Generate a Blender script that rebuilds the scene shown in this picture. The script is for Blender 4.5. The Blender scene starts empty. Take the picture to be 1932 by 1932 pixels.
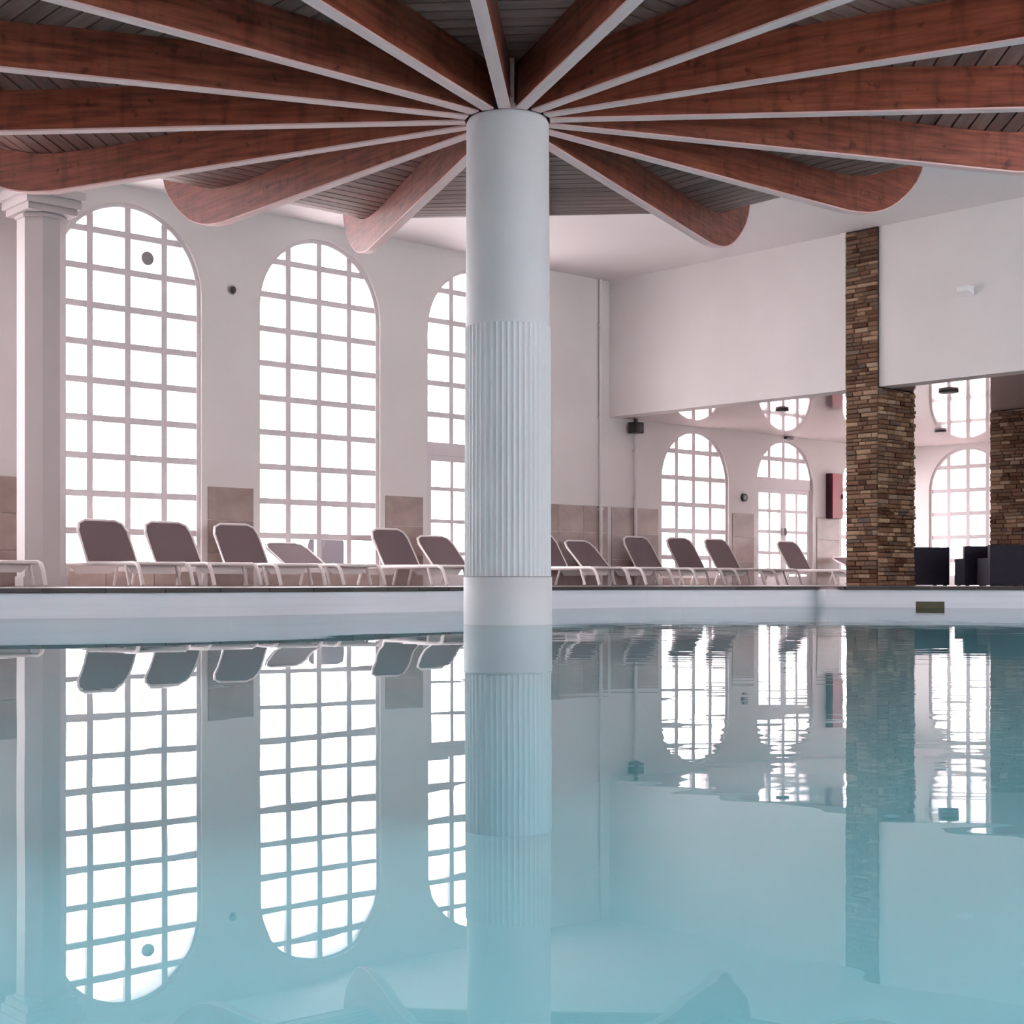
import bpy, bmesh, math, random
from mathutils import Vector, Matrix
random.seed(7)
S = bpy.context.scene
col = S.collection
PI = math.pi

# ------------------------------------------------------------------ camera, sky, exposure
EYE = 0.29                      # camera height above the water (water surface is z = 0)
cam_d = bpy.data.cameras.new('camera'); cam = bpy.data.objects.new('camera', cam_d); col.objects.link(cam)
cam.location = (0, 0, EYE); cam.rotation_euler = (PI / 2, 0, 0)
cam_d.sensor_width = 36.0; cam_d.lens = 36.0 * 2800 / 1932
cam_d.shift_y = 134 / 1932; cam_d.clip_start = 0.05; cam_d.clip_end = 400
S.camera = cam
W = bpy.data.worlds.new('overcast_sky'); S.world = W; W.use_nodes = True
wb = W.node_tree.nodes['Background']
wb.inputs[0].default_value = (1.0, 0.95, 1.0, 1); wb.inputs[1].default_value = 10.6
S.view_settings.view_transform = 'Standard'; S.view_settings.look = 'None'
S.view_settings.gamma = 1.0; S.view_settings.use_curve_mapping = False
S.view_settings.exposure = 0.5

# ------------------------------------------------------------------ room frame
AL = math.radians(42.8); CX, CY = 1.68, 25.66     # corner between window wall and lintel wall
CA, SA = math.cos(AL), math.sin(AL)
ROOM = Matrix.Translation((CX, CY, 0)) @ Matrix.Rotation(PI + AL, 4, 'Z')   # local x = t, y = p (into room)
def rw(t, p, z=0.0): return ROOM @ Vector((t, p, z))
DECK = 0.245; CEIL = 5.21 + EYE; SOFFIT = 2.87 + EYE

# ------------------------------------------------------------------ materials
def mat(name, color, rough=0.6, spec=0.3, metal=0.0):
    m = bpy.data.materials.new(name); m.use_nodes = True
    b = m.node_tree.nodes['Principled BSDF']
    b.inputs['Base Color'].default_value = (*color, 1); b.inputs['Roughness'].default_value = rough
    b.inputs['Specular IOR Level'].default_value = spec; b.inputs['Metallic'].default_value = metal
    return m
def nodes(m): return m.node_tree.nodes, m.node_tree.links, m.node_tree.nodes['Principled BSDF']
def noise_color(m, c0, c1, scale=(1, 1, 1), nscale=5.0, detail=4.0, lo=0.3, hi=0.7, bump=0.0, coord='Object'):
    n, l, b = nodes(m)
    tc = n.new('ShaderNodeTexCoord'); mp = n.new('ShaderNodeMapping'); mp.inputs['Scale'].default_value = scale
    nz = n.new('ShaderNodeTexNoise'); nz.inputs['Scale'].default_value = nscale; nz.inputs['Detail'].default_value = detail
    rp = n.new('ShaderNodeValToRGB')
    rp.color_ramp.elements[0].position = lo; rp.color_ramp.elements[0].color = (*c0, 1)
    rp.color_ramp.elements[1].position = hi; rp.color_ramp.elements[1].color = (*c1, 1)
    l.new(tc.outputs[coord], mp.inputs['Vector']); l.new(mp.outputs[0], nz.inputs['Vector'])
    l.new(nz.outputs['Fac'], rp.inputs['Fac']); l.new(rp.outputs[0], b.inputs['Base Color'])
    if bump:
        bp = n.new('ShaderNodeBump'); bp.inputs['Strength'].default_value = bump; bp.inputs['Distance'].default_value = 0.01
        l.new(nz.outputs['Fac'], bp.inputs['Height']); l.new(bp.outputs[0], b.inputs['Normal'])
    return nz, rp
def random_tint(m, amount=0.25):
    """vary the base colour from object to object"""
    n, l, b = nodes(m)
    oi = n.new('ShaderNodeObjectInfo'); mr = n.new('ShaderNodeMapRange')
    mr.inputs['To Min'].default_value = 1 - amount; mr.inputs['To Max'].default_value = 1 + amount
    mx = n.new('ShaderNodeMix'); mx.data_type = 'RGBA'; mx.blend_type = 'MULTIPLY'; mx.inputs['Factor'].default_value = 1
    l.new(oi.outputs['Random'], mr.inputs['Value'])
    src = b.inputs['Base Color'].links[0].from_socket if b.inputs['Base Color'].links else None
    if src: l.new(src, mx.inputs['A'])
    else: mx.inputs['A'].default_value = b.inputs['Base Color'].default_value
    l.new(mr.outputs[0], mx.inputs['B']); l.new(mx.outputs['Result'], b.inputs['Base Color'])

M = {}
M['plaster'] = mat('white_plaster', (.74, .68, .67), .75, .2)
noise_color(M['plaster'], (.725, .685, .67), (.775, .735, .72), nscale=.9, detail=6)
M['ceiling'] = mat('white_ceiling_paint', (.80, .75, .75), .6, .25)
noise_color(M['ceiling'], (.78, .73, .73), (.82, .77, .77), nscale=.5)
M['gloss_ceiling'] = mat('glossy_stretch_ceiling', (.68, .56, .56), .045, .9)
M['frame'] = mat('white_window_paint', (.70, .65, .66), .45, .4)
M['column'] = mat('pale_grey_column_paint', (.66, .68, .72), .5, .35)
noise_color(M['column'], (.585, .57, .58), (.635, .62, .63), nscale=1.2)
M['pilaster'] = mat('cream_plaster', (.56, .51, .505), .7, .2)
M['tile'] = mat('beige_stone_tile', (.40, .31, .28), .35, .4)
noise_color(M['tile'], (.33, .25, .225), (.46, .37, .335), nscale=3.0, detail=8); random_tint(M['tile'], .12)
M['deck'] = mat('grey_brown_deck_tile', (.30, .26, .25), .5, .3)
noise_color(M['deck'], (.27, .23, .22), (.34, .30, .285), nscale=2.5, detail=6)
M['coping'] = mat('dark_coping_stone', (.07, .055, .055), .5, .3); random_tint(M['coping'], .2)
M['terrace'] = mat('pale_terrace_paving', (.55, .50, .48), .8, .1)
noise_color(M['terrace'], (.50, .46, .44), (.60, .55, .53), nscale=.6)
M['fabric'] = mat('brown_grey_sling_fabric', (.14, .10, .102), .85, .15)
noise_color(M['fabric'], (.165, .122, .128), (.20, .15, .156), nscale=180, detail=1)
M['terracecloth'] = mat('dark_grey_terrace_fabric', (.048, .043, .048), .9, .05)
M['plastic'] = mat('white_resin', (.80, .74, .72), .4, .4)
M['black'] = mat('black_plastic', (.02, .018, .02), .5, .4)
M['darkgrey'] = mat('dark_grey_metal', (.06, .055, .06), .5, .4)
M['lightgrey'] = mat('grey_plastic', (.30, .29, .30), .5, .4)
M['white'] = mat('white_plastic', (.85, .84, .83), .35, .4)
M['red'] = mat('red_enamel', (.30, .018, .028), .4, .4)
M['maroon'] = mat('dark_maroon_steel', (.045, .012, .022), .5, .3)
M['navy'] = mat('dark_navy_wicker', (.016, .016, .034), .6, .3)
noise_color(M['navy'], (.010, .010, .022), (.024, .022, .045), scale=(1, 1, 3), nscale=60, detail=2, bump=.3)
M['cushion'] = mat('dark_violet_cushion', (.045, .035, .06), .9, .1)
M['stone'] = mat('brown_ledge_stone', (.16, .10, .07), .8, .2)
def stone_mat():
    m = M['stone']; n, l, b = nodes(m)
    oi = n.new('ShaderNodeObjectInfo'); rp = n.new('ShaderNodeValToRGB')
    cs = [(0, (.10, .048, .030)), (.28, (.26, .145, .09)), (.5, (.16, .105, .072)), (.72, (.36, .22, .14)), (.9, (.52, .37, .25)), (1, (.14, .105, .09))]
    rp.color_ramp.elements[0].color = (*cs[0][1], 1); rp.color_ramp.elements[1].color = (*cs[-1][1], 1)
    for p, c in cs[1:-1]:
        e = rp.color_ramp.elements.new(p); e.color = (*c, 1)
    gi = n.new('ShaderNodeNewGeometry'); sm = n.new('ShaderNodeMath'); sm.operation = 'ADD'; fc = n.new('ShaderNodeMath'); fc.operation = 'FRACT'
    l.new(oi.outputs['Random'], sm.inputs[0]); l.new(gi.outputs['Random Per Island'], sm.inputs[1]); l.new(sm.outputs[0], fc.inputs[0])
    tc = n.new('ShaderNodeTexCoord'); nz = n.new('ShaderNodeTexNoise'); nz.inputs['Scale'].default_value = 22; nz.inputs['Detail'].default_value = 5
    l.new(tc.outputs['Object'], nz.inputs['Vector'])
    mr = n.new('ShaderNodeMapRange'); mr.inputs['To Min'].default_value = .45; mr.inputs['To Max'].default_value = 1.5
    mx = n.new('ShaderNodeMix'); mx.data_type = 'RGBA'; mx.blend_type = 'MULTIPLY'; mx.inputs['Factor'].default_value = 1
    l.new(fc.outputs[0], rp.inputs['Fac']); l.new(nz.outputs['Fac'], mr.inputs['Value'])
    l.new(rp.outputs[0], mx.inputs['A']); l.new(mr.outputs[0], mx.inputs['B']); l.new(mx.outputs['Result'], b.inputs['Base Color'])
    bp = n.new('ShaderNodeBump'); bp.inputs['Strength'].default_value = .6; bp.inputs['Distance'].default_value = .02
    l.new(nz.outputs['Fac'], bp.inputs['Height']); l.new(bp.outputs[0], b.inputs['Normal'])
stone_mat()
M['mortar'] = mat('dark_mortar', (.05, .035, .028), .9, .1)
# glue-laminated beams: grain along local x, water stains running down the face
M['beam'] = mat('stained_laminated_timber', (.2, .07, .045), .45, .35)
def beam_mat():
    m = M['beam']; n, l, b = nodes(m)
    nz, rp = noise_color(m, (.15, .032, .018), (.37, .092, .05), scale=(1.1, 8, 13), nscale=2.4, detail=8, lo=.28, hi=.70)
    tc = n.new('ShaderNodeTexCoord'); mp = n.new('ShaderNodeMapping'); mp.inputs['Scale'].default_value = (4.5, 1, .9)
    n2 = n.new('ShaderNodeTexNoise'); n2.inputs['Scale'].default_value = 2.2; n2.inputs['Detail'].default_value = 5
    r2 = n.new('ShaderNodeValToRGB'); r2.color_ramp.elements[0].position = .30; r2.color_ramp.elements[1].position = .50
    r2.color_ramp.elements[0].color = (.42, .38, .36, 1); r2.color_ramp.elements[1].color = (1, 1, 1, 1)
    n3 = n.new('ShaderNodeTexNoise'); n3.inputs['Scale'].default_value = 9; n3.inputs['Detail'].default_value = 3
    r3 = n.new('ShaderNodeValToRGB'); r3.color_ramp.elements[0].position = .28; r3.color_ramp.elements[1].position = .36
    r3.color_ramp.elements[0].color = (.35, .3, .28, 1); r3.color_ramp.elements[1].color = (1, 1, 1, 1)
    m1 = n.new('ShaderNodeMix'); m1.data_type = 'RGBA'; m1.blend_type = 'MULTIPLY'; m1.inputs['Factor'].default_value = .6
    m2 = n.new('ShaderNodeMix'); m2.data_type = 'RGBA'; m2.blend_type = 'MULTIPLY'; m2.inputs['Factor'].default_value = .8
    oi = n.new('ShaderNodeObjectInfo'); ad = n.new('ShaderNodeVectorMath'); ad.operation = 'ADD'
    l.new(tc.outputs['Object'], ad.inputs[0]); l.new(oi.outputs['Location'], ad.inputs[1])
    cb = n.new('ShaderNodeCombineXYZ'); mu = n.new('ShaderNodeMath'); mu.operation = 'MULTIPLY'; mu.inputs[1].default_value = 37
    l.new(oi.outputs['Random'], mu.inputs[0]); l.new(mu.outputs[0], cb.inputs[0]); l.new(cb.outputs[0], ad.inputs[1])
    l.new(ad.outputs[0], mp.inputs['Vector']); l.new(mp.outputs[0], n2.inputs['Vector']); l.new(ad.outputs[0], n3.inputs['Vector'])
    l.new(n2.outputs['Fac'], r2.inputs['Fac']); l.new(n3.outputs['Fac'], r3.inputs['Fac'])
    l.new(rp.outputs[0], m1.inputs['A']); l.new(r2.outputs[0], m1.inputs['B'])
    l.new(m1.outputs['Result'], m2.inputs['A']); l.new(r3.outputs[0], m2.inputs['B'])
    l.new(m2.outputs['Result'], b.inputs['Base Color'])
beam_mat()
M['strip'] = mat('pale_pink_edge_timber', (.62, .44, .43), .5, .3)
noise_color(M['strip'], (.76, .45, .42), (.86, .53, .50), scale=(.6, 6, 6), nscale=3)
M['board'] = mat('dark_roof_board', (.11, .065, .06), .55, .3)
noise_color(M['board'], (.20, .088, .072), (.33, .16, .135), scale=(8, .8, 8), nscale=2, detail=5); random_tint(M['board'], .25)

def schlick(n, l, f0):
    lw = n.new('ShaderNodeLayerWeight'); lw.inputs['Blend'].default_value = .5
    pw = n.new('ShaderNodeMath'); pw.operation = 'POWER'; pw.inputs[1].default_value = 5; l.new(lw.outputs['Facing'], pw.inputs[0])
    ma = n.new('ShaderNodeMath'); ma.operation = 'MULTIPLY_ADD'; ma.inputs[1].default_value = 1 - f0; ma.inputs[2].default_value = f0
    l.new(pw.outputs[0], ma.inputs[0]); return ma
def glass_mat():
    m = bpy.data.materials.new('window_glass'); m.use_nodes = True; n, l = m.node_tree.nodes, m.node_tree.links
    n.remove(n['Principled BSDF'])
    tr = n.new('ShaderNodeBsdfTransparent'); tr.inputs[0].default_value = (.97, .97, .97, 1)
    gl = n.new('ShaderNodeBsdfGlossy'); gl.inputs['Roughness'].default_value = .02
    fr = schlick(n, l, .04)
    mx = n.new('ShaderNodeMixShader'); l.new(fr.outputs[0], mx.inputs[0]); l.new(tr.outputs[0], mx.inputs[1]); l.new(gl.outputs[0], mx.inputs[2])
    l.new(mx.outputs[0], n['Material Output'].inputs['Surface']); return m
M['glass'] = glass_mat()
def water_mat():
    m = bpy.data.materials.new('pool_water'); m.use_nodes = True; n, l = m.node_tree.nodes, m.node_tree.links
    n.remove(n['Principled BSDF'])
    tr = n.new('ShaderNodeBsdfTransparent'); tr.inputs[0].default_value = (.63, .955, 1.0, 1)
    gl = n.new('ShaderNodeBsdfGlossy'); gl.inputs['Roughness'].default_value = .0
    fr = schlick(n, l, .025)
    tc = n.new('ShaderNodeTexCoord')
    def wave(scale, amp, detail=2, sc=(1, 1, 1)):
        mp = n.new('ShaderNodeMapping'); mp.inputs['Scale'].default_value = sc
        nz = n.new('ShaderNodeTexNoise'); nz.inputs['Scale'].default_value = scale; nz.inputs['Detail'].default_value = detail
        mu = n.new('ShaderNodeMath'); mu.operation = 'MULTIPLY'; mu.inputs[1].default_value = amp
        l.new(tc.outputs['Object'], mp.inputs[0]); l.new(mp.outputs[0], nz.inputs['Vector']); l.new(nz.outputs['Fac'], mu.inputs[0]); return mu
    a = wave(.55, .0035, 1); b = wave(8.0, .0007, 1, (.30, 1, 1))
    # breezier patch towards the right of the basin
    sx = n.new('ShaderNodeSeparateXYZ'); l.new(tc.outputs['Object'], sx.inputs[0])
    mr = n.new('ShaderNodeMapRange'); mr.inputs['From Min'].default_value = -.3; mr.inputs['From Max'].default_value = .8
    mr.inputs['To Min'].default_value = .06; mr.inputs['To Max'].default_value = 1.0
    l.new(sx.outputs['X'], mr.inputs['Value'])
    mu = n.new('ShaderNodeMath'); mu.operation = 'MULTIPLY'; l.new(b.outputs[0], mu.inputs[0]); l.new(mr.outputs[0], mu.inputs[1])
    ad = n.new('ShaderNodeMath'); ad.operation = 'ADD'; l.new(a.outputs[0], ad.inputs[0]); l.new(mu.outputs[0], ad.inputs[1])
    bp = n.new('ShaderNodeBump'); bp.inputs['Strength'].default_value = 1; bp.inputs['Distance'].default_value = 1
    l.new(ad.outputs[0], bp.inputs['Height'])
    l.new(bp.outputs[0], gl.inputs['Normal'])
    mx = n.new('ShaderNodeMixShader'); l.new(fr.outputs[0], mx.inputs[0]); l.new(tr.outputs[0], mx.inputs[1]); l.new(gl.outputs[0], mx.inputs[2])
    l.new(mx.outputs[0], n['Material Output'].inputs['Surface']); return m
M['water'] = water_mat()
M['pool'] = mat('turquoise_pool_lining', (.42, .80, .86), .5, .2)
noise_color(M['pool'], (.82, .95, .98), (.86, .97, .99), nscale=.8)
M['foot_tile'] = mat('pale_turquoise_tile', (.60, .74, .78), .5, .2)
M['poolband'] = mat('white_pool_wall_tile', (.70, .69, .74), .35, .4)
noise_color(M['poolband'], (.76, .72, .76), (.83, .78, .82), scale=(.3, .3, 14), nscale=1.5, detail=4)
M['skimmer'] = mat('olive_dark_plastic', (.10, .09, .055), .5, .3)

# ------------------------------------------------------------------ mesh helpers
def link(name, me, m, parent=None, matrix=None):
    o = bpy.data.objects.new(name, me); col.objects.link(o)
    if m is not None and me is not None and not me.materials: me.materials.append(m)
    if parent is not None: o.parent = parent
    if matrix is not None: o.matrix_local = matrix
    return o
class MB:
    def __init__(s): s.v = []; s.f = []
    def add(s, vs, fs):
        k = len(s.v); s.v += [tuple(v) for v in vs]; s.f += [tuple(i + k for i in f) for f in fs]; return s
    def box(s, x0, x1, y0, y1, z0, z1, mtx=None):
        vs = [Vector((x, y, z)) for z in (z0, z1) for y in (y0, y1) for x in (x0, x1)]
        if mtx: vs = [mtx @ v for v in vs]
        return s.add(vs, [(0, 2, 3, 1), (4, 5, 7, 6), (0, 1, 5, 4), (2, 6, 7, 3), (0, 4, 6, 2), (1, 3, 7, 5)])
    def prism(s, poly, d0, d1, axis='y'):
        """extrude a 2-D polygon (a, z) along y (or (x, y) along z)"""
        n = len(poly)
        mk = (lambda a, b, d: (a, d, b)) if axis == 'y' else (lambda a, b, d: (a, b, d))
        vs = [mk(a, b, d0) for a, b in poly] + [mk(a, b, d1) for a, b in poly]
        fs = [tuple(range(n)), tuple(range(2 * n - 1, n - 1, -1))] + [(i, i + n, (i + 1) % n + n, (i + 1) % n) for i in range(n)]
        return s.add(vs, fs)
    def lathe(s, prof, seg=32, cx=0, cy=0, rmod=None):
        n = len(prof); vs = []
        for i in range(seg):
            a = 2 * PI * i / seg
            for r, z in prof:
                rr = r * (rmod(i) if rmod else 1); vs.append((cx + rr * math.cos(a), cy + rr * math.sin(a), z))
        fs = [(i * n + j, ((i + 1) % seg) * n + j, ((i + 1) % seg) * n + j + 1, i * n + j + 1) for i in range(seg) for j in range(n - 1)]
        fs += [tuple(i * n for i in range(seg))[::-1], tuple(i * n + n - 1 for i in range(seg))]
        return s.add(vs, fs)
    def tube(s, pts, r, seg=8, closed=False):
        pts = [Vector(p) for p in pts]; n = len(pts); rings = []
        for i, p in enumerate(pts):
            a = pts[(i - 1) % n] if closed or i > 0 else p; b = pts[(i + 1) % n] if closed or i < n - 1 else p
            d = (b - a).normalized(); up = Vector((0, 0, 1)) if abs(d.z) < .95 else Vector((1, 0, 0))
            u = d.cross(up).normalized(); w = u.cross(d)
            rings.append([p + (u * math.cos(2 * PI * k / seg) + w * math.sin(2 * PI * k / seg)) * r for k in range(seg)])
        vs = [v for q in rings for v in q]; fs = []
        for i in range(n if closed else n - 1):
            j = (i + 1) % n
            fs += [(i * seg + k, j * seg + k, j * seg + (k + 1) % seg, i * seg + (k + 1) % seg) for k in range(seg)]
        if not closed: fs += [tuple(range(seg))[::-1], tuple((n - 1) * seg + k for k in range(seg))]
        return s.add(vs, fs)
    def mesh(s, name='mesh', smooth=0):
        me = bpy.data.meshes.new(name); me.from_pydata(s.v, [], s.f)
        bm = bmesh.new(); bm.from_mesh(me); bmesh.ops.recalc_face_normals(bm, faces=bm.faces); bm.to_mesh(me); bm.free()
        if smooth:
            me.shade_smooth()
            try: me.set_sharp_from_angle(angle=math.radians(smooth))
            except Exception: pass
        return me
    def build(s, name, m, parent=None, matrix=None, smooth=0): return link(name, s.mesh(name, smooth), m, parent, matrix)
def empty(name, matrix=None, parent=None):
    o = bpy.data.objects.new(name, None); o.empty_display_size = .2; col.objects.link(o)
    if parent is not None: o.parent = parent
    if matrix is not None: o.matrix_local = matrix
    return o
def tag(o, label, cat, group=None, kind=None):
    o['label'] = label; o['category'] = cat
    if group: o['group'] = group
    if kind: o['kind'] = kind
    return o
def struct(o, label=None, cat=None):
    o['kind'] = 'structure'
    if label: o['label'] = label
    if cat: o['category'] = cat
    return o
def T(x, y, z): return Matrix.Translation((x, y, z))
def RZ(a): return Matrix.Rotation(a, 4, 'Z')
def clip_convex(poly, clip):
    """Sutherland-Hodgman, clip polygon counter-clockwise"""
    out = poly
    for i in range(len(clip)):
        a, b = clip[i], clip[(i + 1) % len(clip)]; inp, out = out, []
        side = lambda p: (b[0] - a[0]) * (p[1] - a[1]) - (b[1] - a[1]) * (p[0] - a[0])
        for j in range(len(inp)):
            p, q = inp[j], inp[(j + 1) % len(inp)]; sp, sq = side(p), side(q)
            if sp >= 0: out.append(p)
            if (sp >= 0) != (sq >= 0):
                k = sp / (sp - sq); out.append((p[0] + k * (q[0] - p[0]), p[1] + k * (q[1] - p[1])))
        if not out: return []
    cl = []
    for p in out:
        if not cl or abs(p[0] - cl[-1][0]) + abs(p[1] - cl[-1][1]) > 1e-4: cl.append(p)
    if len(cl) > 2 and abs(cl[0][0] - cl[-1][0]) + abs(cl[0][1] - cl[-1][1]) < 1e-4: cl.pop()
    return cl if len(cl) > 2 else []
def arch_poly(hw, z0, zs, n=28):
    return [(-hw, z0), (hw, z0)] + [(hw * math.cos(PI * i / n), zs + hw * math.sin(PI * i / n)) for i in range(n + 1)]

# ------------------------------------------------------------------ setting: shell
def arch_wall(name, x0, x1, z0, z1, ops, th, matrix, m, label):
    """wall in local x-z, inner face at y = 0, outer at y = -th, arched openings (xc, hw, sill, spring)"""
    b = MB(); polys = []; cur = x0; N = 28
    for xc, hw, zs, zp in sorted(ops):
        polys.append([(cur, z0), (xc - hw, z0), (xc - hw, z1), (cur, z1)])
        if zs > z0 + .001: polys.append([(xc - hw, z0), (xc + hw, z0), (xc + hw, zs), (xc - hw, zs)])
        arc = [(xc - hw * math.cos(PI * i / N), zp + hw * math.sin(PI * i / N)) for i in range(N + 1)]
        for i in range(N):
            polys.append([arc[i], arc[i + 1], (arc[i + 1][0], z1), (arc[i][0], z1)])
        loop = [(xc - hw, zs)] + arc + [(xc + hw, zs)]
        for i in range(len(loop)):
            p, q = loop[i], loop[(i + 1) % len(loop)]
            b.add([(p[0], 0, p[1]), (q[0], 0, q[1]), (q[0], -th, q[1]), (p[0], -th, p[1])], [(0, 1, 2, 3)])
        cur = xc + hw
    polys.append([(cur, z0), (x1, z0), (x1, z1), (cur, z1)])
    for P in polys:
        b.add([(x, 0, z) for x, z in P], [tuple(range(len(P)))]); b.add([(x, -th, z) for x, z in P], [tuple(range(len(P)))[::-1]])
    for x in (x0, x1): b.add([(x, 0, z0), (x, 0, z1), (x, -th, z1), (x, -th, z0)], [(0, 1, 2, 3)])
    b.add([(x0, 0, z1), (x1, 0, z1), (x1, -th, z1), (x0, -th, z1)], [(0, 1, 2, 3)])
    me = bpy.data.meshes.new(name); me.from_pydata(b.v, [], b.f)
    return struct(link(name, me, m, None, matrix), label)

HW = 1.075; SILL = .16 + EYE; APEX = 4.98 + EYE; SPR = APEX - HW
WC = [3.0 + 3.06 * k for k in range(8)]
main_ops = [(t, HW, SILL if i != 0 else DECK + .02, SPR) for i, t in enumerate(WC)]
ASILL = .10 + EYE; AAP = 2.82 + EYE - .02
alc_ops = [(-2.31, .95, ASILL, AAP - .95), (-5.02, .91, DECK + .02, AAP - .91), (-7.78, .88, ASILL, AAP - .88)]
wall_left = arch_wall('wall_left', 0, 27, -.3, CEIL, main_ops, .42, ROOM, M['plaster'], 'white plaster wall with tall arched windows')
wall_alcove = arch_wall('wall_alcove', -9.3, 0, -.3, SOFFIT + .4, alc_ops, .42, ROOM, M['plaster'], 'low white alcove wall with arched windows')
B_M = ROOM @ T(-8.9, 0, 0) @ RZ(-PI / 2)      # local x = -p, inner face looks towards +t
wall_back = arch_wall('wall_back', -12, .0, -.3, SOFFIT + .4, [(-1.66, .88, ASILL, AAP - .88), (-5.0, .88, ASILL, AAP - .88), (-8.3, .88, ASILL, AAP - .88)], .42, B_M, M['plaster'], 'far end wall of the alcove with arched window')
PEND = 25.0
# lintel wall above the alcove opening, thickness .32 behind t = 0
b = MB(); b.box(-.32, 0, 0, PEND, SOFFIT, CEIL); struct(b.build('wall_right', M['plaster'], None, ROOM), 'white upper wall carried over the alcove opening')
b = MB(); b.box(-.32, 0, 13.5, PEND, -.3, SOFFIT); struct(b.build('wall_side', M['plaster'], None, ROOM), 'white wall closing the hall beside the opening')
FC = [2.6 + 3.06 * k for k in range(5)]
F_M = ROOM @ T(0, PEND, 0) @ RZ(PI)           # local x = -t, inner face looks towards -p
wall_front = arch_wall('wall_front', -27, 0, -.3, CEIL, [(-x, HW, SILL, SPR) for x in FC], .42, F_M, M['plaster'], 'white wall behind the viewer')
b = MB(); b.box(27, 27.4, 0, PEND, -.3, CEIL); struct(b.build('wall_end', M['plaster'], None, ROOM), 'white end wall of the hall')
b = MB(); b.box(-.3, 27.4, -.42, PEND + .42, CEIL, CEIL + .25); struct(b.build('ceiling', M['ceiling'], None, ROOM), 'flat white ceiling above the canopy')
b = MB(); b.box(-9.3, -.32, -.42, 13.5, SOFFIT, SOFFIT + .15); struct(b.build('ceiling_alcove', M['gloss_ceiling'], None, ROOM), 'glossy stretched ceiling of the alcove mirroring the windows')
b = MB(); b.box(-9.3, 0, 13.2, 13.5, -.3, SOFFIT + .1); struct(b.build('wall_alcove_end', M['plaster'], None, ROOM), 'white side wall of the alcove')

# pool outline (world x, y)
far = [(-8.5, 10.1), (-6.2, 10.95), (-4.1, 11.9), (-2.7, 12.75), (-1.6, 13.9), (-.55, 15.45), (.5, 16.85), (1.6, 17.75), (2.7, 18.1), (3.72, 18.2)]
def smooth_line(pts, n=5):
    out = []
    for i in range(len(pts) - 1):
        p0 = Vector(pts[max(i - 1, 0)]); p1 = Vector(pts[i]); p2 = Vector(pts[i + 1]); p3 = Vector(pts[min(i + 2, len(pts) - 1)])
        for k in range(n):
            u = k / n
            out.append(tuple(.5 * ((2 * p1) + (p2 - p0) * u + (2 * p0 - 5 * p1 + 4 * p2 - p3) * u * u + (3 * p1 - p0 - 3 * p2 + p3) * u ** 3)))
    return out + [tuple(pts[-1])]
far_s = smooth_line(far)
pool = far_s + [(3.8, 17.95), (6.0, 16.95), (9.5, 15.3), (9.5, 2.2), (7.0, -.6), (-8.5, -.6)]
corners = [rw(-9.0, -.1), rw(26.9, -.1), rw(26.9, PEND + .1), rw(-9.0, PEND + .1)]
bm = bmesh.new()
def loop_edges(pts, z):
    vs = [bm.verts.new((p[0], p[1], z)) for p in pts]
    return [bm.edges.new((vs[i], vs[(i + 1) % len(vs)])) for i in range(len(vs))]
es = loop_edges(corners, DECK) + loop_edges(pool, DECK)
bmesh.ops.triangle_fill(bm, edges=es, use_beauty=True)
for f in bm.faces:
    if f.normal.z < 0: f.normal_flip()
me = bpy.data.meshes.new('floor'); bm.to_mesh(me); bm.free()
struct(link('floor', me, M['deck']), 'grey brown tiled pool deck')
# basin: band above the water, lining below
n = len(pool); b = MB()
b.add([(x, y, -.03) for x, y in pool] + [(x, y, DECK - .035) for x, y in pool], [(i, (i + 1) % n, (i + 1) % n + n, i + n) for i in range(n)])
basin = struct(empty('pool_basin'), 'white sided swimming pool basin')
b.build('wall_band', M['poolband'], basin)
b = MB(); ctr = Vector((.5, 8.3)); rings = []      # lining with a wide rounded cove down to the floor
for q in range(13):
    u = q / 12 * PI / 2; k = 1 - .34 * (1 - math.cos(u)); z = -.03 - 1.42 * math.sin(u)
    rings.append([(ctr.x + (x - ctr.x) * k, ctr.y + (y - ctr.y) * k, z) for x, y in pool])
b.add([v for r in rings for v in r], [(q * n + i, q * n + (i + 1) % n, (q + 1) * n + (i + 1) % n, (q + 1) * n + i) for q in range(12) for i in range(n)] + [tuple(range(12 * n, 13 * n))])
b.build('lining', M['pool'], basin, smooth=60)
me = bpy.data.meshes.new('pool_water'); me.from_pydata([(x, y, 0) for x, y in pool], [], [tuple(range(n))])
wo = link('pool_water', me, M['water'])
for f in me.polygons:
    if f.normal.z < 0: me.flip_normals(); break
tag(wo, 'still turquoise swimming pool water mirroring the hall', 'water', kind='stuff')
# coping stones along the visible far edge and the rest of the rim
cop = struct(empty('coping'), 'dark stone coping along the pool rim')
def coping_run(pts, step):
    P = [Vector((x, y)) for x, y in pts]; L = [0]
    for i in range(len(P) - 1): L.append(L[-1] + (P[i + 1] - P[i]).length)
    def at(s):
        for i in range(len(P) - 1):
            if s <= L[i + 1] + 1e-9: return P[i].lerp(P[i + 1], (s - L[i]) / (L[i + 1] - L[i]))
        return P[-1]
    k = max(1, round(L[-1] / step)); st = L[-1] / k
    for i in range(k):
        a, c = at(i * st + .004), at((i + 1) * st - .004); d = (c - a).normalized(); o = Vector((-d.y, d.x))   # outward
        q = [a - o * .035, c - o * .035, c + o * .30, a + o * .30]
        mid = sum(q, Vector((0, 0))) / 4
        MB().prism([tuple(v - mid) for v in q], DECK - .038, DECK + .004, 'z').build('coping_stone', M['coping'], cop, T(mid.x, mid.y, 0))
coping_run(far_s, .5); coping_run([(3.72, 18.2), (3.8, 17.95), (6.0, 16.95), (9.5, 15.3)], .5)
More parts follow.
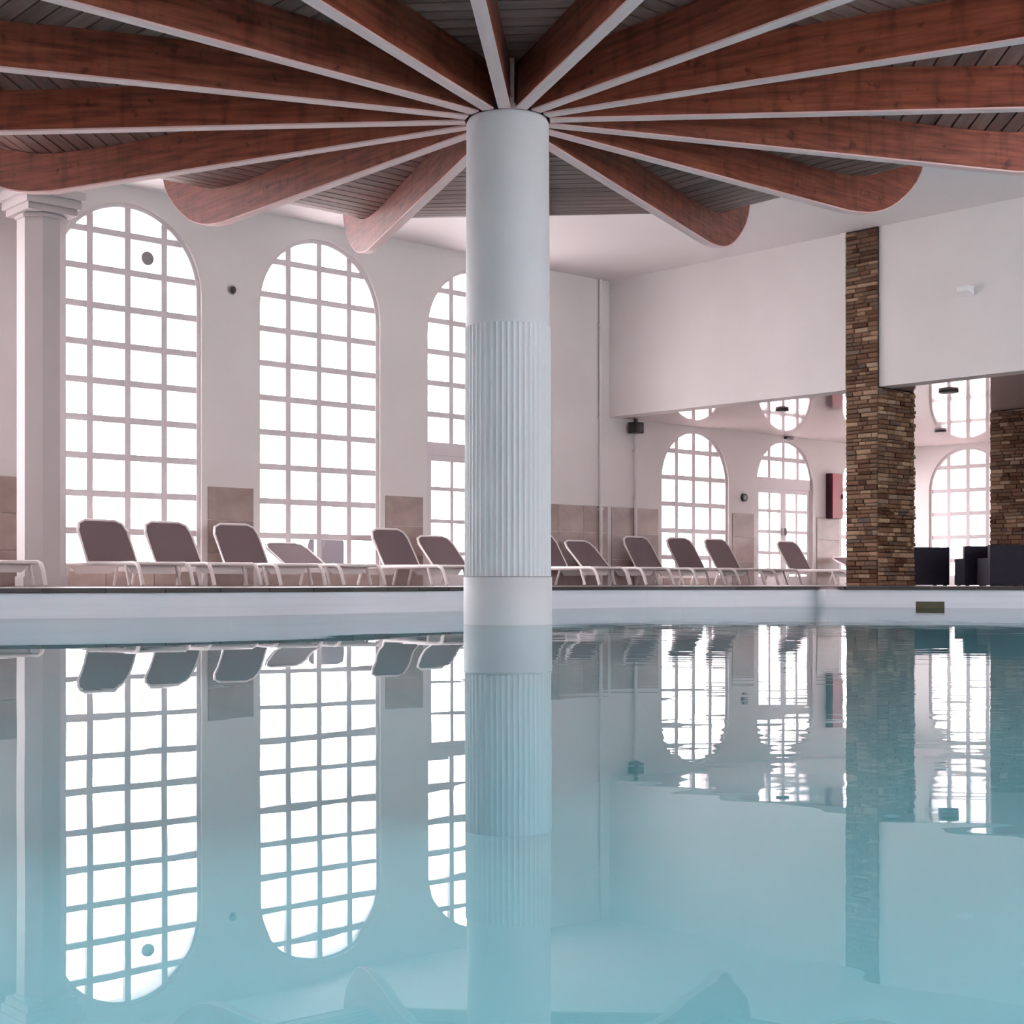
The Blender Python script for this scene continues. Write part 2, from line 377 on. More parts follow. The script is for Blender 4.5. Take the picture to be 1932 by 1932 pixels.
# terrace outside
b = MB(); b.box(-90, 90, -120, -.42, DECK - .35, DECK - .06); b.box(-90, -9.32, -.42, 60, DECK - .35, DECK - .06)
struct(b.build('terrace_ground', M['terrace'], None, ROOM), 'pale paved terrace outside the windows')

# ------------------------------------------------------------------ windows and glazed doors
def bar(parent, name, x0, x1, z0, z1, clip, d=.035, m='frame'):
    P = clip_convex([(x0, z0), (x1, z0), (x1, z1), (x0, z1)], clip) if clip else [(x0, z0), (x1, z0), (x1, z1), (x0, z1)]
    if P: return MB().prism(P, -d, d).build(name, M[m], parent)
def arch_frame(parent, hw, z0, zs, w=.055, d=.05):
    o = arch_poly(hw + .01, z0, zs); i = arch_poly(hw - w, z0 + w, zs); n = len(o)
    b = MB(); vs = []
    for y in (-d, d): vs += [(x, y, z) for x, z in o] + [(x, y, z) for x, z in i]
    fs = []
    for k in range(n):
        j = (k + 1) % n
        fs += [(k, j, n + j, n + k), (2 * n + k, 3 * n + k, 3 * n + j, 2 * n + j), (n + k, n + j, 3 * n + j, 3 * n + k), (k, 2 * n + k, 2 * n + j, j)]
    b.add(vs, fs); return b.build('frame', M['frame'], parent)
def panes(parent, xs, zs, clip):
    for i in range(len(xs) - 1):
        for j in range(len(zs) - 1):
            r = [(xs[i], zs[j]), (xs[i + 1], zs[j]), (xs[i + 1], zs[j + 1]), (xs[i], zs[j + 1])]
            P = clip_convex(r, clip) if clip else r
            if P and max(p[0] for p in P) - min(p[0] for p in P) > .03:
                cx = sum(p[0] for p in P) / len(P); cz = sum(p[1] for p in P) / len(P)
                MB().prism([(x - cx, z - cz) for x, z in P], -.004, .004).build('pane', M['glass'], parent, T(cx, 0, cz))
BW = .043
def window(num, base, hw, z0, zs, rows, detail=True, label='tall arched window with a grid of panes'):
    e = struct(empty('window_%d' % num, base), label)
    clip = arch_poly(hw - .04, z0 + .04, zs); top = zs + hw
    arch_frame(e, hw, z0, zs)
    vx = [-hw / 2, 0, hw / 2]
    if detail:
        for x in vx: bar(e, 'mullion', x - BW, x + BW, z0 + .03, top, clip)
        for z in rows: bar(e, 'glazing_bar', -hw, hw, z - .042, z + .042, clip, .03)
        panes(e, [-hw] + vx + [hw], [z0] + sorted(rows) + [top], clip)
    else:
        b = MB()
        for x in vx: b.prism(clip_convex([(x - BW, z0), (x + BW, z0), (x + BW, top), (x - BW, top)], clip), -.035, .035)
        for z in rows: b.prism(clip_convex([(-hw, z - .04), (hw, z - .04), (hw, z + .04), (-hw, z + .04)], clip), -.03, .03)
        b.build('glazing_grid', M['frame'], e); MB().prism(clip, -.004, .004).build('pane', M['glass'], e)
    return e
def glazed_door(num, base, hw, z0, zs, rows_up, tr0, tr1, rows_leaf, label):
    e = struct(empty('door_%d' % num, base), label)
    clip = arch_poly(hw - .04, z0 + .02, zs); top = zs + hw
    arch_frame(e, hw, z0, zs, .05)
    vx = [-hw / 2, 0, hw / 2]
    for x in vx: bar(e, 'mullion', x - BW, x + BW, tr1, top, clip)
    for z in rows_up: bar(e, 'glazing_bar', -hw, hw, z - .042, z + .042, clip, .03)
    bar(e, 'transom', -hw + .02, hw - .02, tr0, tr1, None, .05)
    panes(e, [-hw] + vx + [hw], [tr1] + sorted(rows_up) + [top], clip)
    for s in (-1, 1):
        xa, xb = (-hw + .05, -.005) if s < 0 else (.005, hw - .05)
        st = .085; b = MB()
        b.box(xa, xa + st, -.03, .03, z0 + .02, tr0 - .005); b.box(xb - st, xb, -.03, .03, z0 + .02, tr0 - .005)
        b.box(xa + st, xb - st, -.03, .03, z0 + .02, z0 + .16); b.box(xa + st, xb - st, -.03, .03, tr0 - .09, tr0 - .005)
        lf = b.build('door_leaf', M['frame'], e)
        xm = (xa + xb) / 2
        bar(lf, 'mullion', xm - .03, xm + .03, z0 + .16, tr0 - .09, None, .025)
        for z in rows_leaf: bar(lf, 'glazing_bar', xa + st, xb - st, z - .03, z + .03, None, .022)
        panes(lf, [xa + st, xm, xb - st], [z0 + .16] + sorted(rows_leaf) + [tr0 - .09], None)
        MB().box(-.012, .012, .03, .075, -.07, .07).build('handle', M['lightgrey'], lf, T(xb - .04 if s < 0 else xa + .04, 0, 1.05 + DECK))
    return e
DEEP = -.09
rows_main = [4.57 + EYE - .487 * k for k in range(9)]
num = 1
for i, t in enumerate(WC):
    base = ROOM @ T(t, DEEP, 0)
    if i == 0:
        glazed_door(1, base, HW, DECK + .02, SPR, [4.57 + EYE - .487 * k for k in range(5)], 1.99 + EYE, 2.19 + EYE, [1.47 + EYE, .965 + EYE, .46 + EYE],
                    'tall arched glazed double door half hidden behind the fluted column')
    else:
        window(num, base, HW, SILL, SPR, rows_main, i < 3, {1: 'tall arched window nearest the fluted column', 2: 'tall arched window with a round vent in one pane'}.get(i, 'tall arched window of the long wall, left of the view')); num += 1
rows_alc = [2.40 + EYE - .483 * k for k in range(5)]
window(8, ROOM @ T(-2.31, DEEP, 0), .95, ASILL, AAP - .95, rows_alc, True, 'low arched alcove window nearest the corner')
glazed_door(2, ROOM @ T(-5.02, DEEP, 0), .91, DECK + .02, AAP - .91, [2.42 + EYE], 1.84 + EYE, 2.05 + EYE, [1.406 + EYE, 1.0 + EYE, .59 + EYE, .2 + EYE], 'low arched glazed double door in the alcove')
window(9, ROOM @ T(-7.78, DEEP, 0), .88, ASILL, AAP - .88, rows_alc, True, 'low arched alcove window half hidden by the stone pillar')
window(10, B_M @ T(-1.66, DEEP, 0), .88, ASILL, AAP - .88, rows_alc, True, 'low arched window in the far end wall of the alcove')
for k, x in ((11, -5.0), (12, -8.3)): window(k, B_M @ T(x, DEEP, 0), .88, ASILL, AAP - .88, rows_alc, False, 'low arched window of the alcove end wall behind the stone wall')
for k, x in enumerate(FC): window(13 + k, F_M @ T(-x, DEEP, 0), HW, SILL, SPR, rows_main, False, 'tall arched window in the wall behind the viewer')

# ------------------------------------------------------------------ stone tile dado
DTOP = 1.32 + EYE
def dado(t0, t1, z1=DTOP, parent=wall_left):
    z0 = DECK; nr = max(1, round((z1 - z0) / .455)); nc = max(1, round((t1 - t0) / .62)); hz = (z1 - z0) / nr; wt = (t1 - t0) / nc; g = .003
    for i in range(nc):
        for j in range(nr):
            MB().box(-wt / 2 + g, wt / 2 - g, .002, .016, -hz / 2 + g, hz / 2 - g).build('tile', M['tile'], parent, T(t0 + wt * (i + .5), 0, z0 + hz * (j + .5)))
for i in range(5):
    a = WC[i] + HW + .09; c = WC[i + 1] - HW - .09
    dado(a, c)
    if i > 0: dado(WC[i] - HW + .03, WC[i] + HW - .03, SILL - .005)
dado(.05, WC[0] - HW - .09)
dado(-1.26, -.05, DTOP, wall_alcove); dado(-4.0, -3.36, DTOP, wall_alcove); dado(-6.8, -6.03, DTOP, wall_alcove)
dado(-3.2, -1.4, ASILL - .005, wall_alcove)

# ------------------------------------------------------------------ fluted column in the pool
CO = (-.03, 10.5); H = 3.27 + EYE
c = tag(empty('fluted_column', T(CO[0], CO[1], 0)), 'round pale grey column with fluted middle standing in the pool', 'column')
ZF0, ZF1 = .044 + EYE, 1.80 + EYE
MB().lathe([(.313, -.02), (.313, ZF0 - .006), (.308, ZF0)], 64).build('base', M['column'], c, smooth=40)
MB().lathe([(.312, -1.455), (.312, -.02)], 64).build('submerged_foot', M['foot_tile'], c, smooth=60)
NF = 48; SEG = NF * 8
def flute(i):
    u = (i % 8) / 8.0; return 1.0 - .020 * (math.sin(PI * u) ** .8 if 0 < u < 1 else 0)
MB().lathe([(.306, ZF0 + .002), (.304, ZF1)], SEG, rmod=flute).build('fluted_shaft', M['column'], c, smooth=60)
MB().lathe([(.300, ZF1), (.297, ZF1 + .02), (.292, H - .03), (.280, H - .004)], 64).build('upper_shaft', M['column'], c, smooth=40)
MB().lathe([(.296, ZF0 - .004), (.3135, ZF0 - .004), (.3135, ZF0 + .003), (.296, ZF0 + .003)], 64).build('joint_ring', M['lightgrey'], c)

# ------------------------------------------------------------------ timber canopy on the column
can = tag(empty('timber_canopy', T(CO[0], CO[1], 0)), 'mushroom canopy of dark radiating timber beams on the column', 'canopy')
botp = [(.30, 0), (3.55, 0), (3.95, .005), (4.25, .04), (4.5, .12), (4.72, .25), (4.9, .40), (5.0, .53), (5.05, .66)]
topp = [(5.05, .67), (4.75, .56), (4.45, .44), (4.2, .36), (3.95, .315), (3.65, .295), (3.3, .29), (2.5, .30), (.30, .30)]
def densify(pts, n=4): return smooth_line(pts, n)
bot_d, top_d = densify(botp), densify(topp)
def ztop(a):
    P = sorted(top_d)
    for i in range(len(P) - 1):
        if P[i][0] <= a <= P[i + 1][0]: return P[i][1] + (P[i + 1][1] - P[i][1]) * (a - P[i][0]) / max(P[i + 1][0] - P[i][0], 1e-6)
    return P[-1][1]
BH = .041
def beam_meshes(k):
    fx = lambda p: (.30 + (p[0] - .30) * k if False else (p[0] if p[0] < .31 else p[0] * k), H + p[1])
    bt = [fx(p) for p in bot_d]; tp = [fx(p) for p in top_d]
    b = MB(); n = len(bt)
    # side faces as quad strips between matching bottom and top stations keep the curved outline clean
    m_ = 40
    def resample(P):
        L = [0]
        for i in range(len(P) - 1): L.append(L[-1] + math.dist(P[i], P[i + 1]))
        out = []
        for q in range(m_ + 1):
            s = L[-1] * q / m_; i = max(j for j in range(len(L)) if L[j] <= s + 1e-9); i = min(i, len(P) - 2)
            u = (s - L[i]) / max(L[i + 1] - L[i], 1e-9); out.append((P[i][0] + u * (P[i + 1][0] - P[i][0]), P[i][1] + u * (P[i + 1][1] - P[i][1])))
        return out
    B_, T_ = resample(bt), resample(tp[::-1])
    vs = []
    for y in (-BH, BH): vs += [(x, y, z) for x, z in B_] + [(x, y, z) for x, z in T_]
    N = m_ + 1; fs = []
    for i in range(m_):
        fs += [(i, i + 1, N + i + 1, N + i), (2 * N + i, 3 * N + i, 3 * N + i + 1, 2 * N + i + 1), (i, 2 * N + i, 2 * N + i + 1, i + 1), (N + i, N + i + 1, 3 * N + i + 1, 3 * N + i)]
    fs += [(0, N, 3 * N, 2 * N), (m_, 2 * N + m_, 3 * N + m_, N + m_)]
    beam = b.add(vs, fs).mesh('beam', 30)
    b = MB(); vs = []
    for y, dz in ((-BH - .002, -.008), (BH + .002, -.008), (BH + .002, .004), (-BH - .002, .004)): vs += [(x + .012 * max(0, (z - H)) * 1.2, y, z + dz) for x, z in B_]
    fs = []
    for i in range(m_):
        for q in range(4): fs.append((q * N + i, q * N + i + 1, ((q + 1) % 4) * N + i + 1, ((q + 1) % 4) * N + i))
    fs += [(0, N, 2 * N, 3 * N), (m_, 3 * N + m_, 2 * N + m_, N + m_)]
    strip = b.add(vs, fs).mesh('edge_strip', 30)
    return beam, strip
K8 = 1 / math.cos(PI / 8)
bm_mid, bm_cor = beam_meshes(1.0), beam_meshes(K8)
PH0 = 4.2
for k in range(16):
    phi = math.radians(PH0 + 22.5 * k); me_b, me_s = bm_mid if k % 2 == 0 else bm_cor
    o = link('beam', me_b, M['beam'], can, RZ(PI / 2 - phi)); link('edge_strip', me_s, M['strip'], o)
# roof boards: one row of boards per octagon side, laid over the beams
step = .142; a = .40; rows = []
while a < 5.06: rows.append(a); a += step
for a in rows:
    a0, a1 = a, min(a + step - .016, 5.09); z0, z1 = H + ztop(a0) + .004, H + ztop(a1) + .004; tn = math.tan(PI / 8)
    w0, w1 = a0 * tn - .01, a1 * tn - .01
    b = MB(); vs = [(a0, -w0, z0), (a0, w0, z0), (a1, w1, z1), (a1, -w1, z1)]
    b.add(vs + [(x, y, z + .022) for x, y, z in vs], [(0, 1, 2, 3), (7, 6, 5, 4), (0, 4, 5, 1), (1, 5, 6, 2), (2, 6, 7, 3), (3, 7, 4, 0)])
    me = b.mesh('roof_board')
    for k in range(8): link('roof_board', me, M['board'], can, RZ(PI / 2 - math.radians(PH0 + 45 * k)))
# rim fascia: eight boards
for k in range(8):
    tn = math.tan(PI / 8); w = 5.10 * tn
    MB().box(5.075, 5.10, -w, w, H + .655, H + .705).build('rim_board', M['board'], can, RZ(PI / 2 - math.radians(PH0 + 45 * k)))
# roof deck above the boards closes the gaps
vs = []; prof = [.32, 1.2, 2.5, 3.3, 3.65, 3.95, 4.2, 4.45, 4.75, 5.05]
for q in prof:
    for k in range(8):
        an = PI / 2 - math.radians(PH0 + 45 * k + 22.5); r = q * K8; vs.append((r * math.cos(an), r * math.sin(an), H + ztop(q) + .034))
b = MB(); b.add(vs, [(i * 8 + k, i * 8 + (k + 1) % 8, (i + 1) * 8 + (k + 1) % 8, (i + 1) * 8 + k) for i in range(len(prof) - 1) for k in range(8)] + [tuple(range(8))])
b.build('roof_deck', M['board'], can)
MB().lathe([(.27, H + .002), (.27, H + .31), (.1, H + .33)], 32).build('hub', M['darkgrey'], can)
b = MB(); b.box(-.02, .02, -.325, -.30, H + .0, H + .40); b.box(-.03, .03, -.33, -.27, H, H + .02)
b.tube([(0, -.335, H + .06), (0, -.335, H + .22)], .012); b.build('bracket', M['strip'], can, T(.025, 0, 0))

# ------------------------------------------------------------------ stone pillar and stone wall
def ledge_stones(parent, length, z0, z1, mk, seed, row=.062, limit=300):
    """rows of split stones on a plane: mk(x, z) -> matrix, stone local x along the plane, y outward; past the limit they join into one part"""
    rnd = random.Random(seed); z = z0; spots = []
    while z < z1 - .02:
        h = min(rnd.uniform(.72, 1.3) * row, z1 - z); x = 0
        while x < length - 1e-4:
            w = rnd.uniform(.10, .27)
            if length - x - w < .08: w = length - x
            spots.append((x, w, z, h, rnd.uniform(.5, 1.5), rnd.randrange(len(ledge_meshes)))); x += w
        z += h
    b = MB()
    for i, (x, w, zz, h, dp, q) in enumerate(spots):
        mx = mk(x + w / 2, zz + h / 2) @ Matrix.Diagonal((w * .97, dp, h * .92, 1))
        if i < limit: link('stone', ledge_meshes[q], M['stone'], parent, mx)
        else: b.add([mx @ v.co for v in ledge_meshes[q].vertices], [tuple(f.vertices) for f in ledge_meshes[q].polygons])
    if b.v: b.build('stone_cladding', M['stone'], parent)['kind'] = 'stuff'
def ledge_mesh(seed):
    r = random.Random(seed); j = lambda: r.uniform(-.035, .035)
    vs = [(-.5, 0, -.5), (.5, 0, -.5), (.5, 0, .5), (-.5, 0, .5)]
    vs += [(-.47 + j(), .026 + j() * .2, -.40 + j()), (.47 + j(), .026 + j() * .2, -.40 + j()), (.47 + j(), .026 + j() * .2, .40 + j()), (-.47 + j(), .026 + j() * .2, .40 + j()), (j() * 4, .036, j() * 2)]
    fs = [(0, 1, 5, 4), (1, 2, 6, 5), (2, 3, 7, 6), (3, 0, 4, 7), (4, 5, 8), (5, 6, 8), (6, 7, 8), (7, 4, 8)]
    return MB().add(vs, fs).mesh('stone')
ledge_meshes = [ledge_mesh(s) for s in range(9)]
for me in ledge_meshes: me.materials.append(M['stone'])
P0, P1 = 4.88, 5.42; TB = -.92
pil = tag(empty('stone_pillar', ROOM @ T(0, P0, DECK)), 'tall pillar clad in brown ledge stone beside the alcove opening', 'pillar')
b = MB(); b.box(TB, .03, 0, P1 - P0, -.03, SOFFIT - DECK); b.box(-.02, .03, 0, P1 - P0, SOFFIT - DECK - .01, CEIL - DECK - .002)
b.build('core', M['mortar'], pil)
LZ = CEIL - DECK - .02
# face towards the pool (normal +t): local x of a stone runs along p
ledge_stones(pil, P1 - P0, 0, LZ, lambda x, z: T(.03, x, z) @ RZ(-PI / 2), 1)
# face towards the right (normal +p), below the lintel
ledge_stones(pil, .95, 0, SOFFIT - DECK - .02, lambda x, z: T(.03 - x, P1 - P0, z), 2, limit=0)
b = MB(); b.box(-.02, .05, P0 - .10, P0 - .005, SOFFIT - .0, CEIL - .002); struct(b.build('trim_1', M['plaster'], None, ROOM), 'narrow white strip beside the stone pillar')
sw = tag(empty('stone_wall', ROOM @ T(-4.0, 4.95, DECK)), 'brown ledge stone partition wall deep in the alcove', 'stone wall')
b = MB(); b.box(-.4, 0, 0, 6.5, -.03, SOFFIT - DECK - .004); b.build('core', M['mortar'], sw)
ledge_stones(sw, .8, 0, SOFFIT - DECK - .02, lambda x, z: T(0, x, z) @ RZ(-PI / 2), 3)
ledge_stones(sw, 5.7, 0, SOFFIT - DECK - .02, lambda x, z: T(0, x + .8, z) @ RZ(-PI / 2), 5, limit=0)

# ------------------------------------------------------------------ octagonal column at the left
CT, CP = 10.66, .68
oc = tag(empty('octagonal_column', ROOM @ T(CT, CP, 0)), 'white octagonal column with square stepped capital before the window wall', 'column')
def octa(r): return [(r * math.cos(PI / 8 + PI / 4 * i), r * math.sin(PI / 8 + PI / 4 * i)) for i in range(8)]
MB().prism(octa(.285), DECK + .12, 4.42 + EYE, 'z').build('shaft', M['pilaster'], oc)
b = MB(); b.prism(octa(.305), DECK + .003, DECK + .125, 'z'); b.build('base', M['pilaster'], oc)
b = MB(); b.prism(octa(.31), 4.36 + EYE, 4.40 + EYE, 'z')
for q, (h0, h1) in enumerate(((4.42, 4.50), (4.50, 4.60), (4.60, 4.70))):
    w = (.31, .345, .385)[q]; b.box(-w, w, -w, w, h0 + EYE, h1 + EYE)
b.build('capital', M['pilaster'], oc)
MB().box(-.30, .30, -.66, .30, 4.70 + EYE, CEIL - .003).build('impost_block', M['pilaster'], oc)

# ------------------------------------------------------------------ sun loungers
def lounger(ang):
    """local x to the foot end, hinge above the origin; ang = backrest angle in degrees"""
    w = .335; zr = .275; parts = {}
    b = MB()
    for s in (-1, 1):
        y = s * w
        b.tube([(-.62, y, zr), (1.16, y, zr), (1.24, y, zr - .02), (1.29, y, zr - .08), (1.36, y, .012)], .024)
    b.tube([(-.60, -w, zr), (-.60, w, zr)], .02); b.tube([(0, -w, zr), (0, w, zr)], .018); b.tube([(1.18, -w, zr), (1.18, w, zr)], .02)
    parts['frame'] = (b.mesh('frame', 40), 'plastic')
    b = MB(); b.tube([(0, 0, 0), (-.10, 0, -zr + .012)], .02); parts['leg'] = (b.mesh('leg', 40), 'plastic')
    b = MB(); b.prism([(-w, .0), (w, .0), (w - .10, -.10), (-w + .10, -.10)], -.012, .012, 'z')
    b.v = [(v[2], v[0], v[1]) for v in b.v]; parts['stretcher'] = (b.mesh('stretcher'), 'plastic')
    b = MB(); b.box(.03, 1.17, -w + .02, w - .02, zr + .006, zr + .018); parts['seat_sling'] = (b.mesh('seat_sling'), 'fabric')
    a = math.radians(ang); L = .64; cx, cz = -math.cos(a), math.sin(a)
    def pt(u, y, off=0): return (cx * u + math.sin(a) * off, y, zr + .02 + cz * u + math.cos(a) * off)
    out = [(0, -w), (L - .16, -w), (L - .05, -w + .04), (L, -w + .13), (L, w - .13), (L - .05, w - .04), (L - .16, w), (0, w)]
    b = MB(); b.tube([pt(u, y) for u, y in out], .019, closed=True); parts['backrest_frame'] = (b.mesh('backrest_frame', 40), 'plastic')
    b = MB(); P = [pt(u, y, .006) for u, y in out] + [pt(u, y, -.006) for u, y in out]; n = len(out)
    b.add(P, [tuple(range(n)), tuple(range(2 * n - 1, n - 1, -1))] + [(i, i + n, (i + 1) % n + n, (i + 1) % n) for i in range(n)])
    parts['backrest_sling'] = (b.mesh('backrest_sling'), 'fabric')
    return parts
lounger_kinds = {}
def place_lounger(t, p, ang, rot, label, group='sun loungers along the window wall', z=DECK, cloth='fabric'):
    if ang not in lounger_kinds: lounger_kinds[ang] = lounger(ang)
    P = lounger_kinds[ang]
    e = tag(empty('sun_lounger', ROOM @ T(t, p, z + .003) @ RZ(PI / 2 + rot)), label, 'sun lounger', group)
    I = Matrix.Identity(4)
    link('frame', P['frame'][0], M['plastic'], e); link('seat_sling', P['seat_sling'][0], M[cloth], e)
    bf = link('backrest_frame', P['backrest_frame'][0], M['plastic'], e); link('backrest_sling', P['backrest_sling'][0], M[cloth], bf)
    for x, s in ((-.50, -1), (.95, 1)):
        for y in (-.335, .335): link('leg', P['leg'][0], M['plastic'], e, T(x, y, .275) @ RZ(0 if s < 0 else PI))
    for x in (-.50, .95): link('stretcher', P['stretcher'][0], M['plastic'], e, T(x, 0, .262))
    return e
LP = [(11.62, 5, 0, 'brown sun lounger cut off by the left edge, only its white foot end showing'),
      (9.76, 57, 0, 'brown sun lounger leftmost of those with raised backs'),
      (8.83, 57, .02, 'brown raised sun lounger before the right edge of the vented window'),
      (7.81, 57, -.02, 'brown raised sun lounger in front of the first wall pier'),
      (6.87, 28, .0, 'brown sun lounger with its back lowered, left of the middle window'),
      (5.17, 57, .03, 'brown raised sun lounger left of the fluted column, by the second pier'),
      (4.24, 45, 0, 'brown sun lounger half hidden behind the left of the fluted column'),
      (2.10, 57, 0, 'brown sun lounger half hidden behind the right of the fluted column'),
      (1.10, 44, .03, 'brown sun lounger with half lowered back, first clear of the fluted column'),
      (-.20, 57, 0, 'brown raised sun lounger left of the first alcove window'),
      (-1.31, 57, -.02, 'brown raised sun lounger before the middle of the first alcove window'),
      (-2.33, 57, 0, 'brown raised sun lounger right of the first alcove window'),
      (-4.47, 57, 0, 'brown raised sun lounger in front of the glazed alcove door'),
      (-6.58, 24, 0, 'brown sun lounger with lowered back partly hidden by the stone pillar')]
for t, an, ro, lb in LP: place_lounger(t, .75, an, ro, lb)
place_lounger(4.06, -2.6, 66, -.45, 'pale looking sun lounger out on the terrace behind the middle window', None, DECK - .06, 'terracecloth')

# ------------------------------------------------------------------ alcove armchairs
def armchair(t, p, rot, label, w=.62, h=.60):
    e = tag(empty('wicker_armchair', ROOM @ T(t, p, DECK + .002) @ RZ(rot)), label, 'armchair', 'dark wicker armchairs in the alcove')
    MB().box(-w / 2, w / 2, -w / 2, w / 2, .012, .30).build('seat_base', M['navy'], e)
    MB().box(-w / 2, w / 2, w / 2 - .11, w / 2, .30, h).build('backrest', M['navy'], e)
    for s in (-1, 1):
        MB().box(s * w / 2 - (.10 if s > 0 else 0), s * w / 2 + (.10 if s < 0 else 0), -w / 2, w / 2 - .11, .30, h - .19).build('armrest', M['navy'], e)
        for q in (-1, 1): MB().box(-.025, .025, -.025, .025, 0, .012).build('foot', M['black'], e, T(s * (w / 2 - .05), q * (w / 2 - .05), 0))
    MB().box(-w / 2 + .105, w / 2 - .105, -w / 2 + .02, w / 2 - .12, .302, .40).build('seat_cushion', M['cushion'], e)
    return e
VR = -(PI + AL)     # undo the room rotation: chair back towards the pool / viewer
armchair(-2.05, 4.89, VR + PI + .03, 'dark navy wicker armchair right beside the stone pillar')
armchair(-1.95, 5.93, VR + PI - .05, 'dark wicker armchair in the middle of the three at the right')
armchair(-1.55, 6.55, VR + PI + .0, 'dark wicker armchair cut off by the right edge')
tb = tag(empty('side_table', ROOM @ T(-2.75, 5.80, DECK + .002) @ RZ(VR)), 'low dark side table between the wicker armchairs', 'table')
MB().box(-.2, .2, -.2, .2, .29, .33).build('table_top', M['navy'], tb)
for s in (-1, 1):
    for q in (-1, 1): MB().box(-.02, .02, -.02, .02, 0, .29).build('leg', M['navy'], tb, T(s * .17, q * .17, 0))

# ------------------------------------------------------------------ small fittings
def lathe_thing(name, prof, mats, matrix, label, cat):
    e = tag(empty(name, matrix), label, cat)
    for nm, pr, m in prof: MB().lathe(pr, 24).build(nm, M[m], e, smooth=40)
    return e
RX = Matrix.Rotation(-PI / 2, 4, 'X')      # lathe axis z -> +p
lathe_thing('wall_sensor', [('plate', [(.0, .0), (.06, .0), (.06, .02), (0, .02)], 'lightgrey'), ('dome', [(.045, .02), (.04, .05), (.02, .07), (.0, .075)], 'darkgrey')], None,
            ROOM @ T(7.57, .002, 4.05 + EYE) @ RX, 'small dark round sensor high on the pier between two tall windows', 'sensor')
lathe_thing('pane_vent', [('rim', [(.055, .0), (.092, .0), (.092, .03), (.055, .03)], 'lightgrey'), ('fan', [(0, .006), (.056, .006), (.056, .02), (.02, .026), (0, .026)], 'lightgrey')], None,
            ROOM @ T(8.83, DEEP + .008, 4.31 + EYE) @ RX, 'round grey vent set in a pane of the left window', 'vent')
lathe_thing('wall_dial', [('case', [(0, 0), (.075, 0), (.075, .05), (0, .05)], 'black'), ('face', [(0, .05), (.045, .05), (.04, .056), (0, .056)], 'lightgrey')], None,
            ROOM @ T(-3.69, .002, 1.62 + EYE) @ RX, 'small black round dial on the wall between alcove window and door', 'dial')
e = tag(empty('emergency_light', ROOM @ T(-5.08, .0, 2.86 + EYE)), 'dark emergency light above the glazed alcove door', 'lamp')
MB().box(-.12, .12, .002, .06, -.04, .0).build('housing', M['black'], e); MB().box(-.10, .10, .06, .075, -.035, -.008).build('lens', M['lightgrey'], e)
e = tag(empty('hose_cabinet', ROOM @ T(-6.53, .0, 1.30 + EYE)), 'red fire hose cabinet on the wall between door and last alcove window', 'cabinet')
MB().box(-.18, .18, .004, .14, 0, .91).build('body', M['maroon'], e)
d = MB().box(-.175, .175, .142, .165, .005, .905).build('door', M['red'], e); MB().box(-.155, -.135, .165, .19, .40, .5).build('handle', M['black'], d)
e = tag(empty('loudspeaker', ROOM @ T(-.50, .16, SOFFIT - .17)), 'black loudspeaker hung under the lintel in the corner', 'loudspeaker')
MB().box(-.10, .10, -.08, .10, -.09, .10).build('cabinet', M['black'], e); MB().lathe([(0, 0), (.07, 0), (.06, -.01), (0, -.02)], 20).build('cone', M['darkgrey'], e, T(0, .10, 0) @ Matrix.Rotation(PI / 2, 4, 'X'))
MB().box(-.03, .03, -.02, .02, .10, .168).build('bracket', M['darkgrey'], e)
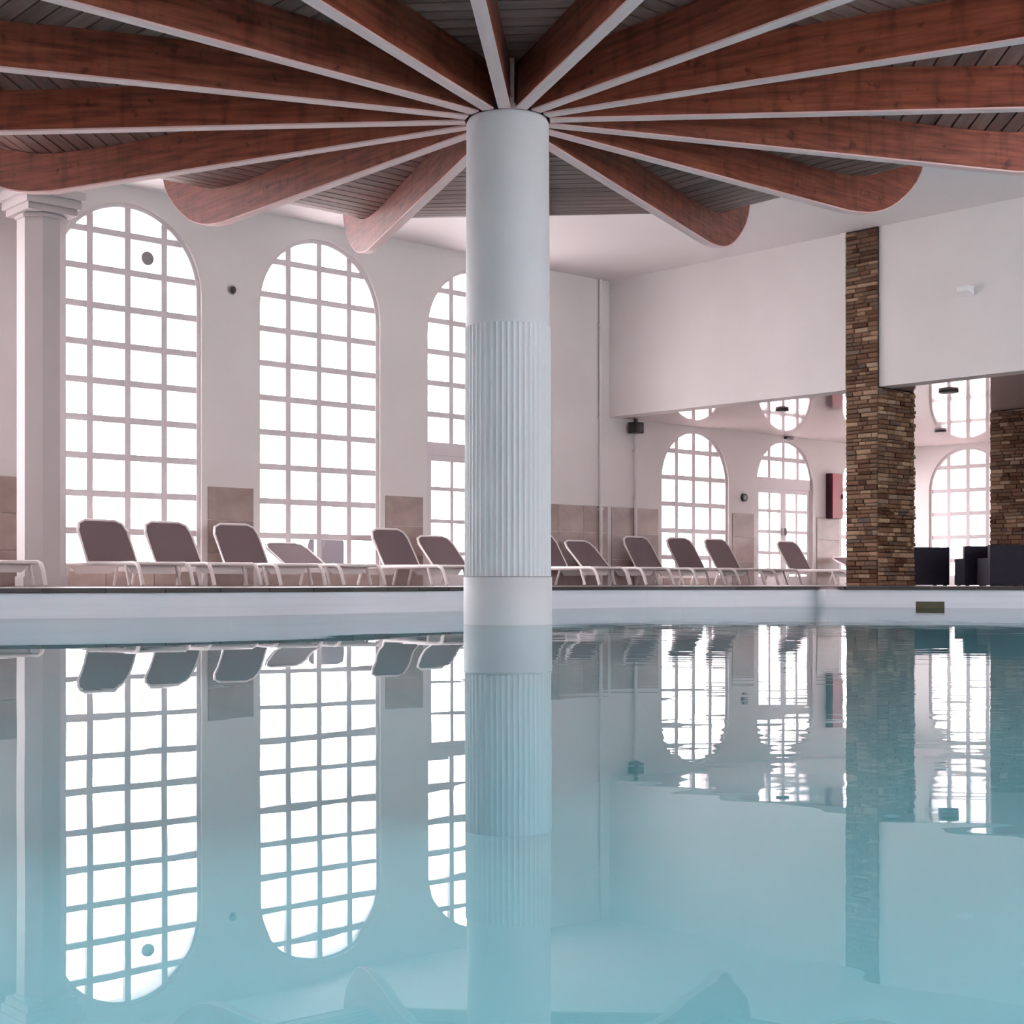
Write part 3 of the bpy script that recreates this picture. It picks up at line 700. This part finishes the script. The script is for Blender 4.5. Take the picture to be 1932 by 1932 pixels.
for t, p, r, lb in ((-1.15, 5.87, .145, 'dark round ceiling lamp nearest the stone pillar'), (-6.2, 2.69, .11, 'dark round ceiling lamp before the end wall window'), (-1.25, 2.74, .11, 'dark round ceiling lamp before the glazed alcove door')):
    e = tag(empty('ceiling_lamp', ROOM @ T(t, p, SOFFIT - .004)), lb, 'lamp', 'round lamps under the alcove ceiling')
    MB().lathe([(0, -.035), (r, -.03), (r, 0), (0, 0)], 24).build('housing', M['darkgrey'], e, smooth=40); MB().lathe([(0, -.042), (r * .6, -.04), (r * .62, -.034), (0, -.034)], 24).build('diffuser', M['lightgrey'], e, smooth=40)
e = tag(empty('wall_light', ROOM @ T(.0, 6.85, 4.05 + EYE)), 'small white wall light high on the lintel wall', 'lamp')
MB().box(.002, .05, -.10, .10, -.06, .06).build('back_box', M['white'], e)
MB().add([(.05, -.11, -.05), (.05, .11, -.05), (.14, .09, -.01), (.14, -.09, -.01), (.05, -.11, .06), (.05, .11, .06), (.14, .09, .06), (.14, -.09, .06)], [(0, 1, 2, 3), (4, 5, 6, 7), (0, 1, 5, 4), (1, 2, 6, 5), (2, 3, 7, 6), (3, 0, 4, 7)]).build('shade', M['white'], e)
for t, z1, lb, p_ in ((.26, CEIL - .01, 'thin white pipe running up the wall near the corner', .05), (-.62, SOFFIT - .12, 'thin white pipe below the loudspeaker in the alcove', .05)):
    e = tag(empty('wall_pipe', ROOM @ T(t, p_, DECK + .002)), lb, 'pipe')
    MB().tube([(0, 0, 0), (0, 0, z1 - DECK)], .03, 12).build('pipe', M['plaster'], e, smooth=40)
    for q in (.25, .55, .85): MB().box(-.036, .036, -.046, .034, -.015, .015).build('clamp', M['plaster'], e, T(0, 0, q * (z1 - DECK)))
# skimmer in the right hand pool wall
A, Bv = Vector((3.8, 17.95)), Vector((6.0, 16.95)); d = (Bv - A).normalized(); s = 1.12
kx = (1755 - 966) / 2800; s = (kx * A.y - A.x) / (d.x - kx * d.y); Pk = A + d * s
e = tag(empty('pool_skimmer', T(Pk.x, Pk.y, .0) @ RZ(math.atan2(d.y, d.x))), 'rectangular dark skimmer mouth in the right pool wall', 'skimmer')
b = MB(); b.box(-.20, -.165, -.012, .004, -.10, .10); b.box(.165, .20, -.012, .004, -.10, .10); b.box(-.165, .165, -.012, .004, .072, .10); b.build('frame', M['poolband'], e)
MB().box(-.165, .165, -.006, .004, -.10, .072).build('flap', M['skimmer'], e)
